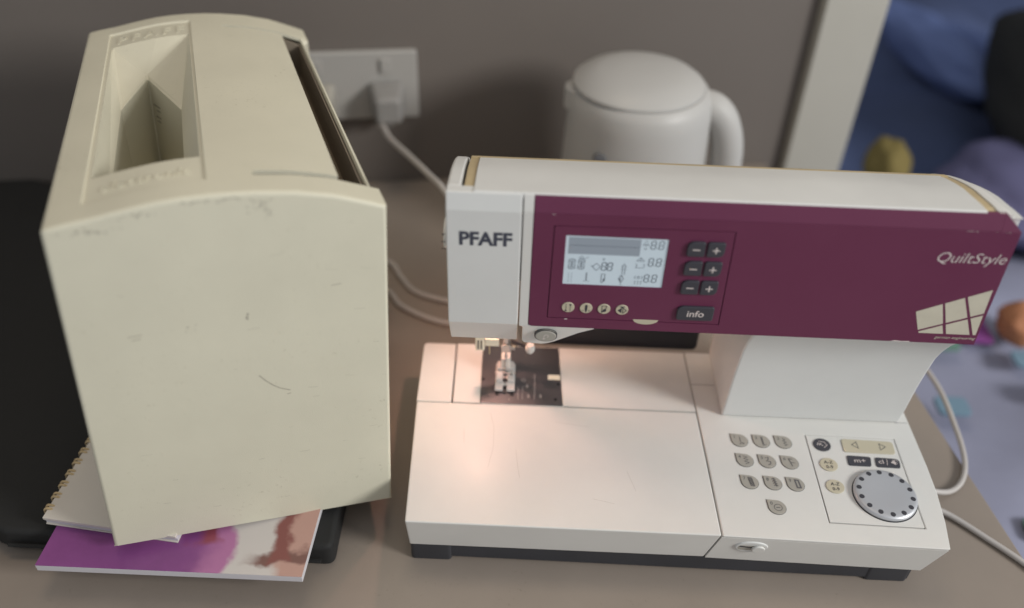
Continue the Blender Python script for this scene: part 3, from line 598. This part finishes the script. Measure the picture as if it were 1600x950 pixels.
# ------------------------------------------------------------------ hard cover leaning on the books
A0 = Vector((-225.2, -23.07, 45.0)); ex = Vector((0.94294618, 0.32378649, -0.07755515)); ey = Vector((-0.32926462, 0.94141024, -0.07301761)); ez = Vector((0.04936909, 0.09438784, 0.99431063))
cv = thing('machine_cover', 'cream hard plastic sewing machine cover with a hand hole, leaning on booklets', 'cover')
cv.matrix_world = Matrix(((ex.x, ey.x, ez.x, A0.x * S), (ex.y, ey.y, ez.y, A0.y * S), (ex.z, ey.z, ez.z, A0.z * S), (0, 0, 0, 1)))
AX = [(3.5, 284.8), (15, 287.4), (32, 290.4), (50, 294.6), (70, 298.4), (85, 300.2), (100, 301.1), (116, 301.4), (132, 300.9), (156, 299.0), (180, 294.7), (197, 289.6), (212, 284.4), (215.4, 283.2)]
def arc(x):
    for (a, b), (c, d) in zip(AX, AX[1:]):
        if x <= c: return b + (d - b) * (x - a) / (c - a)
    return AX[-1][1]
LY = 372
def cpos(x, y, dz=0.0):
    t = y / LY; xl = 3.5 + 5.5 * t; xr = 215.4 - 12.0 * t
    X = xl + (x - 3.5) / 211.9 * (xr - xl)
    return Vector((X, y, arc(x) - 4.5 * t + dz)) * S
cols = [3.5, 8, 15, 25.4, 26.2, 29.2, 38, 46, 54, 62, 70, 78, 86, 93, 99.6, 101.6, 102.4, 116, 131.5, 144, 156, 168, 180, 188.5, 207, 211, 215.4]
rows = [0, 22.6, 23.6, 25.4, 31.4, 60, 90, 150, 210, 265, 315, 331.6, 335.4, 349, 350, LY]
bm = bmesh.new(); grid = {}
for i, x in enumerate(cols):
    for j, y in enumerate(rows):
        dz = 0.0; xx = x
        if 26 <= x <= 101.8 and 23 <= y <= 349.5: dz = -1.4
        p = cpos(xx, y, dz)
        if x >= 206 and 31 <= y <= 332:
            p.x += (1.6 if x < 208 else -0.4 if x < 213 else -4.4) * S; p.z -= (3.0 if x < 208 else 2.6 if x < 213 else 4.2) * S
        grid[i, j] = bm.verts.new(p)
def hole(xa, xb, ya, yb):
    if 29 <= xa and xb <= 99.8 and 59 <= ya and yb <= 316: return True
    if 188 <= xa and xb <= 207.5 and 25 <= ya and yb <= 336: return True
    if 131 <= xa and xb <= 189 and ((25 <= ya and yb <= 32) or (331 <= ya and yb <= 336)): return True
    return False
for i in range(len(cols) - 1):
    for j in range(len(rows) - 1):
        if hole(cols[i], cols[i + 1], rows[j], rows[j + 1]): continue
        bm.faces.new((grid[i, j], grid[i + 1, j], grid[i + 1, j + 1], grid[i, j + 1]))
nI, nJ = len(cols) - 1, len(rows) - 1
def bottom(x, y):
    t = y / LY; u = (x - 3.5) / 211.9
    return Vector((-1 + u * 220.2 + (0.5 - u) * 4 * t, y - 4 + 8 * t, 0)) * S
bf = [bm.verts.new(Vector((-0.5 + 219.5 * (x - 3.5) / 211.9, -1.0, 0)) * S) for x in cols]
bb = [bm.verts.new(Vector((-0.5 + 219.5 * (x - 3.5) / 211.9, LY + 8, 0)) * S) for x in cols]
bl = [bf[0]] + [bm.verts.new(Vector((-0.5, y, 0)) * S) for y in rows[1:-1]] + [bb[0]]
br = [bf[-1]] + [bm.verts.new(Vector((219, y, 0)) * S) for y in rows[1:-1]] + [bb[-1]]
for i in range(nI):
    bm.faces.new((bf[i], bf[i + 1], grid[i + 1, 0], grid[i, 0])); bm.faces.new((bb[i + 1], bb[i], grid[i, nJ], grid[i + 1, nJ]))
for j in range(nJ):
    bm.faces.new((bl[j + 1], bl[j], grid[0, j], grid[0, j + 1])); bm.faces.new((br[j], br[j + 1], grid[nI, j + 1], grid[nI, j]))
bw = bm.edges.layers.float.new('bevel_weight_edge')
for i in range(nI):
    for j in (0, nJ):
        ed = bm.edges.get((grid[i, j], grid[i + 1, j])); ed[bw] = 1.0
for j in range(nJ):
    ed = bm.edges.get((grid[0, j], grid[0, j + 1])); ed[bw] = 1.0
for v0, v1 in ((bf[0], grid[0, 0]), (bf[-1], grid[nI, 0]), (bb[0], grid[0, nJ]), (bb[-1], grid[nI, nJ])): bm.edges.get((v0, v1))[bw] = 1.0
shell = finish('cover_shell', bm, M['cover'], cv)
so = shell.modifiers.new('thickness', 'SOLIDIFY'); so.thickness = 2.6 * S; so.offset = -1
bv = shell.modifiers.new('bevel', 'BEVEL'); bv.limit_method = 'WEIGHT'; bv.width = 2.6 * S; bv.segments = 4
es = shell.modifiers.new('split', 'EDGE_SPLIT'); es.split_angle = math.radians(32)
# handle pocket: a sloping back, two sides and a five-cornered floor
bm = bmesh.new()
hc_ = [29.2, 38, 46, 54, 62, 70, 78, 86, 93, 99.6]
bk = [bm.verts.new(cpos(x, 315, -1.7)) for x in hc_]; ft = [bm.verts.new(cpos(x, 60, -1.7)) for x in hc_]
V3 = lambda x, y, z: bm.verts.new(Vector((x, y, z)) * S)
ap = V3(60, 277, 272); L1 = V3(39.5, 225, 266); R1 = V3(86, 221, 266); L2 = V3(36, 62, 262); R2 = V3(86.5, 62, 266)
for i in range(len(hc_) - 1): bm.faces.new((bk[i], bk[i + 1], ap))
bm.faces.new((bk[0], ap, L1)); bm.faces.new((bk[0], L1, L2)); bm.faces.new((bk[0], L2, ft[0])); bm.faces.new((bk[-1], R1, ap)); bm.faces.new((bk[-1], R2, R1)); bm.faces.new((bk[-1], ft[-1], R2))
dn = lambda v, k: V3(v.co.x / S + k[0], v.co.y / S + k[1], k[2])
apb, L1b, R1b, L2b, R2b = dn(ap, (0, -4, 190)), dn(L1, (1.5, -2, 190)), dn(R1, (-1.5, -2, 190)), dn(L2, (1.5, 0, 190)), dn(R2, (-1.5, 0, 190))
for a_, c_, d_, e_ in ((ap, L1, L1b, apb), (R1, ap, apb, R1b), (L1, L2, L2b, L1b), (R2, R1, R1b, R2b), (L2, R2, R2b, L2b)): bm.faces.new((a_, c_, d_, e_))
bm.faces.new((apb, L1b, L2b, R2b, R1b))
for i in range(len(hc_) - 1): bm.faces.new((ft[i], ft[i + 1], (L2 if i < 4 else R2)))
bm.faces.new((ft[4], R2, L2))
o = finish('handle_pocket', bm, M['cover'], cv, smooth=False)
o.modifiers.new('bevel', 'BEVEL').width = 1.5 * S
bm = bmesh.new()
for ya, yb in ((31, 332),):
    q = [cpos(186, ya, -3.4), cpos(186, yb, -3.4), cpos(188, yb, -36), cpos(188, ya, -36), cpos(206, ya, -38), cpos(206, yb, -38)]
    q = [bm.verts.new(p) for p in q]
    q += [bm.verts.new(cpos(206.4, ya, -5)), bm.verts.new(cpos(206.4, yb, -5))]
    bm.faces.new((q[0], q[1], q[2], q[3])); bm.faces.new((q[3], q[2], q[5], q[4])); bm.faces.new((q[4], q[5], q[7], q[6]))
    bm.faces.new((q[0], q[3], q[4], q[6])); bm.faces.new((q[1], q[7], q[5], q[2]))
o = finish('opening_shade', bm, M['linershade'], cv, smooth=False); o.modifiers.new('thickness', 'SOLIDIFY').thickness = 2 * S  # added lining below the side opening, its inner shade put in as brown
TP = lambda y0: (lambda u, v, d=0: cpos(u, v, -1.45 + d))
bm = bmesh.new(); add_text(bm, 'electronic', 35, 35.5, 12.0, TP(0), 0, thick=0.6, shear=0.12, width=58, weight=.012); finish('raised_lettering', bm, M['cover'], cv, smooth=False)
bm = bmesh.new(); add_text(bm, 'PFAFF', 34, 322.5, 18.0, TP(0), 0, thick=0.6, width=62, spacing=1.35, weight=.01); finish('raised_lettering', bm, M['cover'], cv, smooth=False)
# scuffs
CF = lambda u, v, d=0: Vector((u, -1.0 * (1 - v / 285) - 0.08 - d, v)) * S
def scuffs(b):
    ribbon(b, [Vector(p) for p in ((121.5, 152), (126, 146), (131, 141), (136, 137.4), (142.5, 134.5))], .55, CF, 0)
    for cx, cz, w, h, n in ((134, 292.0, 9, 4.5, 34), (137, 287, 2, 5, 16), (58, 291.0, 16, 2.4, 26), (112, 297, 10, 1.8, 24), (30, 281.8, 18, 2.0, 44), (92, 296.5, 6, 2.5, 14), (70, 199, 22, 6, 10)):
        for k in range(n):
            x, z = cx + random.gauss(0, w / 2), min(cz + random.gauss(0, h / 2), arc(min(max(cx, 4), 214)) - 3.2); r = random.uniform(.15, .85)
            patch(b, [(x - r * 1.6, z), (x, z - r * .5), (x + r * 1.3, z + .2 * r), (x + .2 * r, z + r * .5)], CF, 0)
    for x, z in ((117.5, 204), (118.3, 206.5), (117.8, 203)): patch(b, [(x - .6, z - .3), (x + .6, z), (x + .3, z + 2), (x - .5, z + 1.4)], CF, 0)
flat('scuff_marks', M['scuff'], cv, scuffs, kind='stuff')
def scuffs2(b):
    for k in range(26):
        x, z = random.uniform(20, 205), random.uniform(20, 275); l = random.uniform(2, 9); r = random.uniform(.15, .35); s = random.uniform(-.25, .25)
        ribbon(b, [(x, z), (x + l * .5, z + l * s * .5 + random.uniform(-.3, .3)), (x + l, z + l * s)], r, CF, 0)
    for x, z, l in ((40, 199, 9), (42, 196, 6), (176, 224, 7), (140, 131, 3)): ribbon(b, [(x, z), (x + l, z + .8)], .8, CF, 0)
flat('faint_scuffs', M['scuff2'], cv, scuffs2, kind='stuff')
def pocket_marks(b):
    mp = lambda u, v, d=0: Vector((u, 277 - abs(u - 60) * 2.05 - 1.6 + (v - 272) * .04, v)) * S
    for x, y, l in ((62, 250, 7), (64, 246, 4.5), (63, 240, 7), (63.5, 236, 3)): ribbon(b, [(x, y), (x + l, y + .4)], 1.1, mp)
flat('pocket_marks', M['scuff'], cv, pocket_marks, kind='stuff')

# ------------------------------------------------------------------ books and case under the cover
bc = thing('black_case', 'flat black zipped case lying under the magazine and booklet', 'case')
prism('case_body', rounded([(-640, 120), (-330, -2), (-60, -5), (-62, 330), (-640, 560)], [30, 10, 8, 20, 40]), XY(0), 0.3, 26.5, M['black'], bc, 5, 4)
tube('zip', spline([(-328, -6, 13), (-200, -6.5, 13), (-70, -8.5, 13)], 4), 1.6, M['black'], bc, 6)
tag(bc, bc['label'], 'case')
mg = thing('magazine', 'purple covered magazine with pink and red pictures, lowest of the two booklets', 'magazine')
MZ = 27.0
mq = [(-286, -37), (-77, -37), (-70, 172), (-276, 172)]
prism('pages', mq, XY(MZ), 0, 6.6, M['pagew'], mg, 0.3)
mc = prism('front_cover', mq, XY(MZ), 6.7, 7.2, M['magpurple'], mg, 0.1)
MT = XY(MZ + 7.2)
pm = M['magpurple']; nt = pm.node_tree; N = nt.nodes.new; lk = nt.links.new; bs = nt.nodes['Principled BSDF']
tc_ = N('ShaderNodeTexCoord'); nz = N('ShaderNodeTexNoise'); nz.inputs['Scale'].default_value = 28; nz.inputs['Detail'].default_value = 4
ad = N('ShaderNodeMixRGB'); ad.blend_type = 'LINEAR_LIGHT'; ad.inputs[0].default_value = 0.022
lk(tc_.outputs['Object'], nz.inputs['Vector']); lk(tc_.outputs['Object'], ad.inputs[1]); lk(nz.outputs['Color'], ad.inputs[2])
sx_ = N('ShaderNodeSeparateXYZ'); lk(ad.outputs[0], sx_.inputs[0])
def ramp_(sock, stops):     # 0..1..0 window with soft ends, stops in millimetres
    outs = []
    for a_, b_ in stops:
        m_ = N('ShaderNodeMapRange'); m_.interpolation_type = 'SMOOTHSTEP'; m_.inputs[1].default_value = a_ * S; m_.inputs[2].default_value = b_ * S; lk(sock, m_.inputs[0]); outs.append(m_.outputs[0])
    if len(outs) == 1: return outs[0]
    q_ = N('ShaderNodeMath'); q_.operation = 'MULTIPLY'; lk(outs[0], q_.inputs[0]); lk(outs[1], q_.inputs[1]); return q_.outputs[0]
def both_(a_, b_):
    q_ = N('ShaderNodeMath'); q_.operation = 'MULTIPLY'; lk(a_, q_.inputs[0]); lk(b_, q_.inputs[1]); return q_.outputs[0]
last = bs.inputs['Base Color'].links[0].from_socket
for fac, col in ((ramp_(sx_.outputs[0], [(-172, -150)]), (0.44, 0.17, 0.34)), (both_(ramp_(sx_.outputs[0], [(-176, -165), (-150, -158)]), ramp_(sx_.outputs[1], [(-20, -10)])), (0.30, 0.07, 0.10)),
                 (ramp_(sx_.outputs[0], [(-142, -134)]), (0.60, 0.55, 0.52)),
                 (ramp_(sx_.outputs[0], [(-104, -94)]), (0.50, 0.30, 0.25)),
                 (both_(ramp_(sx_.outputs[0], [(-132, -112)]), ramp_(sx_.outputs[1], [(-28, -22), (-10, -16)])), (0.20, 0.10, 0.085)),
                 (both_(ramp_(sx_.outputs[0], [(-108, -100), (-86, -92)]), ramp_(sx_.outputs[1], [(-30, -20)])), (0.24, 0.085, 0.075))):
    mx_ = N('ShaderNodeMix'); mx_.data_type = 'RGBA'; lk(fac, mx_.inputs[0]); lk(last, mx_.inputs[6]); mx_.inputs[7].default_value = (*col, 1); last = mx_.outputs[2]
lk(last, bs.inputs['Base Color'])
bk_ = thing('spiral_booklet', 'off-white booklet with tan spiral binding lying on the magazine', 'booklet')
b0, b1 = Vector((-293, 1)), Vector((-284, 118)); bd = (b1 - b0).normalized(); bnv = Vector((bd.y, -bd.x))
def bq(s, t): q = b0 + bd * s + bnv * t; return (q.x, q.y)
def sheet(name, z0, z1, grow, material): prism(name, [bq(-grow, 0), bq(-grow - 4, 112), bq(215, 112), bq(215, 0)], XY(0), z0, z1, material, bk_, 0.2)
sheet('back_cover', 34.4, 35.4, 0, M['paper']); sheet('pages', 35.6, 39.2, -1.2, M['pagew']); sheet('inner_sheet', 39.4, 41.2, -.2, M['pagew']); sheet('front_cover', 41.6, 44.0, .8, M['paper'])
ring0 = None
for k in range(17):
    c = b0 + bd * (8 + k * 12.0)
    if ring0 is None:
        bm = bmesh.new(); bmv = [(4.2 * math.cos(a) * bnv.x + .6 * bnv.x, 4.2 * math.cos(a) * bnv.y + .6 * bnv.y, 4.8 * math.sin(a)) for a in [math.radians(20 + 320 * i / 14) for i in range(15)]]
        for off in (0, 3.4): add_tube(bm, [(x + bd.x * off, y + bd.y * off, z) for x, y, z in bmv], 1.1, 6)
        ring0 = finish('binding_ring', bm, M['binding'], bk_); r = ring0
    else: r = ring0.copy(); C.objects.link(r); r.parent = bk_
    r.location = Vector((c.x, c.y, 40)) * S

# ------------------------------------------------------------------ socket, plugs, cords
ws = thing('wall_socket', 'white double wall socket on the taupe wall', 'socket')
def wmap(s, t, z): q = W0 + wd * s + wn * t; return Vector((q.x, q.y, z)) * S
WM = lambda u, v, d=0: wmap(u, -d, v)
prism('socket_plate', rounded(rect(-426, 98, -268, 186), 4), WM, 0, 9, M['socket'], ws, 2, 3)
for u in (-388, -306): prism('switch', rounded(rect(u - 6, 160, u + 6, 178), 2), WM, 9.1, 13, M['socket'], ws, 1)
def plug(u, z, label, cat='plug', material=M['cord'], big=False):
    p = thing('power_plug', label, cat)
    prism('plug_body', rounded(rect(u - 22, z - 24, u + 22, z + 22), 8), WM, 9.3, 46, material, p, 6, 3, poly1=rounded(rect(u - 16, z - 20, u + 16, z + 14), 8))
    prism('cord_grip', ellipse(u, z - 26, 6, 6, 14), WM, 16, 30, material, p, 2)
    return p
plug(-389, 128, 'grey plug in the left half of the wall socket', material=M['keygrey']); plug(-306, 128, 'mid grey plug in the right half of the wall socket with a white cord', material=M['plug'])
cord_pts = spline([(-96, 548, 104), (-88, 530, 110), (-76, 500, 113), (-45, 440, 126), (-20, 390, 137), (4, 345, 143), (40, 290, 120), (70, 262, 60), (90, 250, 6)], 8)
tag(tube('power_cable', cord_pts, 3.4, M['cord']), 'white power cord hanging from the wall socket down behind the machine', 'cord')
tag(tube('power_cable', spline([(-120, 420, 3.2), (-72, 405, 3.2), (-54, 378, 3.2), (-36, 354, 3.2), (-8, 341, 3.2), (40, 330, 3.2)], 8), 3.0, M['cord']), 'white cord on the table, farther of two between cover and machine', 'cord')
tag(tube('power_cable', spline([(-110, 372, 3.2), (-66, 352, 3.2), (-46, 326, 3.2), (-6, 304, 3.2), (40, 296, 3.2)], 8), 3.0, M['cord']), 'white cord on the table, nearer of two between cover and machine', 'cord')
tag(tube('power_cable', spline([(470, 330, 3.5), (504, 286, 3.5), (517, 235, 3.5), (516, 180, 3.5), (511, 140, 3.5), (501, 115, 3.5), (486, 100, 4), (466, 93, 10), (436, 93, 20)], 10), 2.6, M['cord']), 'white cord curling round from the table edge into the machine base', 'cord')
tag(tube('power_cable', spline([(434, 84, 16), (452, 80, 8), (474, 72, 4), (500, 48, 3.4), (521, 26, 3.4), (534, 10, 0), (548, -10, -40), (556, -20, -120)], 8), 2.6, M['cord']), 'pale cord leaving the machine base over the right table edge', 'cord')

# ------------------------------------------------------------------ kettle
kt = thing('electric_kettle', 'white plastic electric kettle standing behind the machine', 'kettle', (208, 476, 0))
lathe('kettle_base', [(0.01, 0.3), (80, 0.3), (82, 6), (80, 16), (0.01, 17)], (0, 0, 0), M['kettle'], kt, 48)
lathe('kettle_body', [(0.01, 18), (82, 18), (84, 40), (82, 110), (79, 180), (77, 196), (73, 204), (69, 207.6), (0.01, 208)], (0, 0, 0), M['kettle'], kt, 56)
lathe('kettle_lid', [(68.5, 208.2), (68, 211), (60, 217.5), (40, 224), (14, 226), (0.01, 226)], (-4, 0, 0), M['kettle'], kt, 48, (1.05, 1))
prism('kettle_spout', [(-70, -22), (-84, -6), (-84, 6), (-70, 22), (-60, 0)], XY(0), 176, 204, M['kettle'], kt, 4, 3)
bm = bmesh.new(); add_tube(bm, spline([(60, 0, 186), (80, -5, 184), (95, -7, 166), (104, -7, 134), (106, -6, 95), (98, -4, 60), (76, 0, 44)], 8), [18] * 49, 14); finish('kettle_handle', bm, M['kettle'], kt)
prism('water_window', rounded(rect(-52, 40, -38, 158), 6), XZ(-66), 0, 8, M['smoke'], kt, 1)

# ------------------------------------------------------------------ room beyond the table edge (all far out of focus)
def cloth(name, x0, x1, y0, y1, z, amp, material, nx=40, ny=40, seed=1, sc=90, tilt=(0, 0)):
    from mathutils import noise
    bm = bmesh.new(); g = [[bm.verts.new(Vector((x0 + (x1 - x0) * i / nx, y0 + (y1 - y0) * j / ny, z + tilt[0] * i / nx + tilt[1] * j / ny + amp * noise.noise(Vector((i * (x1 - x0) / nx / sc, j * (y1 - y0) / ny / sc, seed))))) * S) for j in range(ny + 1)] for i in range(nx + 1)]
    for i in range(nx):
        for j in range(ny): bm.faces.new((g[i][j], g[i + 1][j], g[i + 1][j + 1], g[i][j + 1]))
    lo = [[], []]
    ring = [g[i][0] for i in range(nx + 1)] + [g[nx][j] for j in range(1, ny + 1)] + [g[i][ny] for i in range(nx - 1, -1, -1)] + [g[0][j] for j in range(ny - 1, 0, -1)]
    rb = [bm.verts.new(Vector((v.co.x, v.co.y, v.co.z - 0.03))) for v in ring]
    for k in range(len(ring)): bm.faces.new((ring[k - 1], ring[k], rb[k], rb[k - 1]))
    bm.faces.new(rb[::-1])
    return finish(name, bm, material)
tag(box('mattress', 545, 1900, -300, 1750, -420, -205, M['navy'], bevel=20), 'dark low bed standing beside the table', 'bed')
qu = thing('patchwork_quilt', 'lavender patchwork quilt with small coloured patches beside the table', 'quilt')
q = cloth('quilt_top', 552, 1250, -150, 700, -160, 26, M['lav'], seed=3, sc=160); q.parent = qu
for x, y, w, h, mt in ((640, 470, 60, 34, 'green'), (700, 500, 40, 60, 'magenta'), (622, 350, 40, 30, 'teal'), (770, 380, 60, 30, 'purplec'), (590, 500, 40, 40, 'redc'), (660, 170, 40, 30, 'green'), (650, 560, 46, 40, 'purplec'), (750, 440, 36, 30, 'teal'), (600, 445, 30, 26, 'magenta')):
    prism('quilt_patch', rounded(rect(x - w / 2, y - h / 2, x + w / 2, y + h / 2), 8), XY(-146), 0, 5, M[mt], qu, 1)
tag(cloth('blue_blanket', 560, 1880, 720, 1745, -165, 60, M['blue'], seed=8, sc=230, tilt=(0, 40)), 'rumpled dark blue blanket on the far part of the bed', 'blanket')
def lump(name, c, r, material, seed, flatten=1.0, rot=0.0):
    from mathutils import noise
    bm = bmesh.new(); bmesh.ops.create_icosphere(bm, subdivisions=4, radius=1)
    for v in bm.verts:
        k = 1 + 0.16 * noise.noise(v.co * 1.6 + Vector((seed, 0, 0))) + 0.07 * noise.noise(v.co * 4.5 + Vector((0, seed, 0))); x, y = v.co.x * r[0] * k, v.co.y * r[1] * k
        v.co = Vector((c[0] + x * math.cos(rot) - y * math.sin(rot), c[1] + x * math.sin(rot) + y * math.cos(rot), c[2] + v.co.z * r[2] * k)) * S
    return finish(name, bm, material)
tag(lump('shirt', (905, 1330, -110), (60, 210, 50), M['blue2'], 1, rot=0.25), 'pale blue crumpled shirt next to the white casing', 'shirt')
tag(lump('shirt', (1010, 1230, -110), (55, 190, 50), M['blue2'], 2, rot=0.35), 'pale blue crumpled shirt nearer the black bag', 'shirt')
tag(lump('black_bag', (1010, 985, -30), (150, 250, 120), M['black'], 3, rot=-0.2), 'black soft bag lying on the bed at far right', 'bag')
tag(lump('cushion', (905, 790, -110), (150, 150, 55), M['purplec'], 4, rot=0.3), 'violet cushion at the head of the quilt', 'cushion')
tag(lump('pouch', (672, 850, -105), (34, 50, 45), M['yellow'], 5), 'mustard yellow cloth pouch beside the white casing', 'pouch')
tag(lump('ball', (752, 488, -122), (28, 34, 28), M['orange'], 6), 'orange ball of wool on the quilt behind the purple panel', 'ball')
structure(prism('far_wall', rect(-600, 2600, 4000, 2650), XY(0), -740, 1800, M['navy'], bevel=0), 'dark wall of the room far beyond the bed', 'wall')
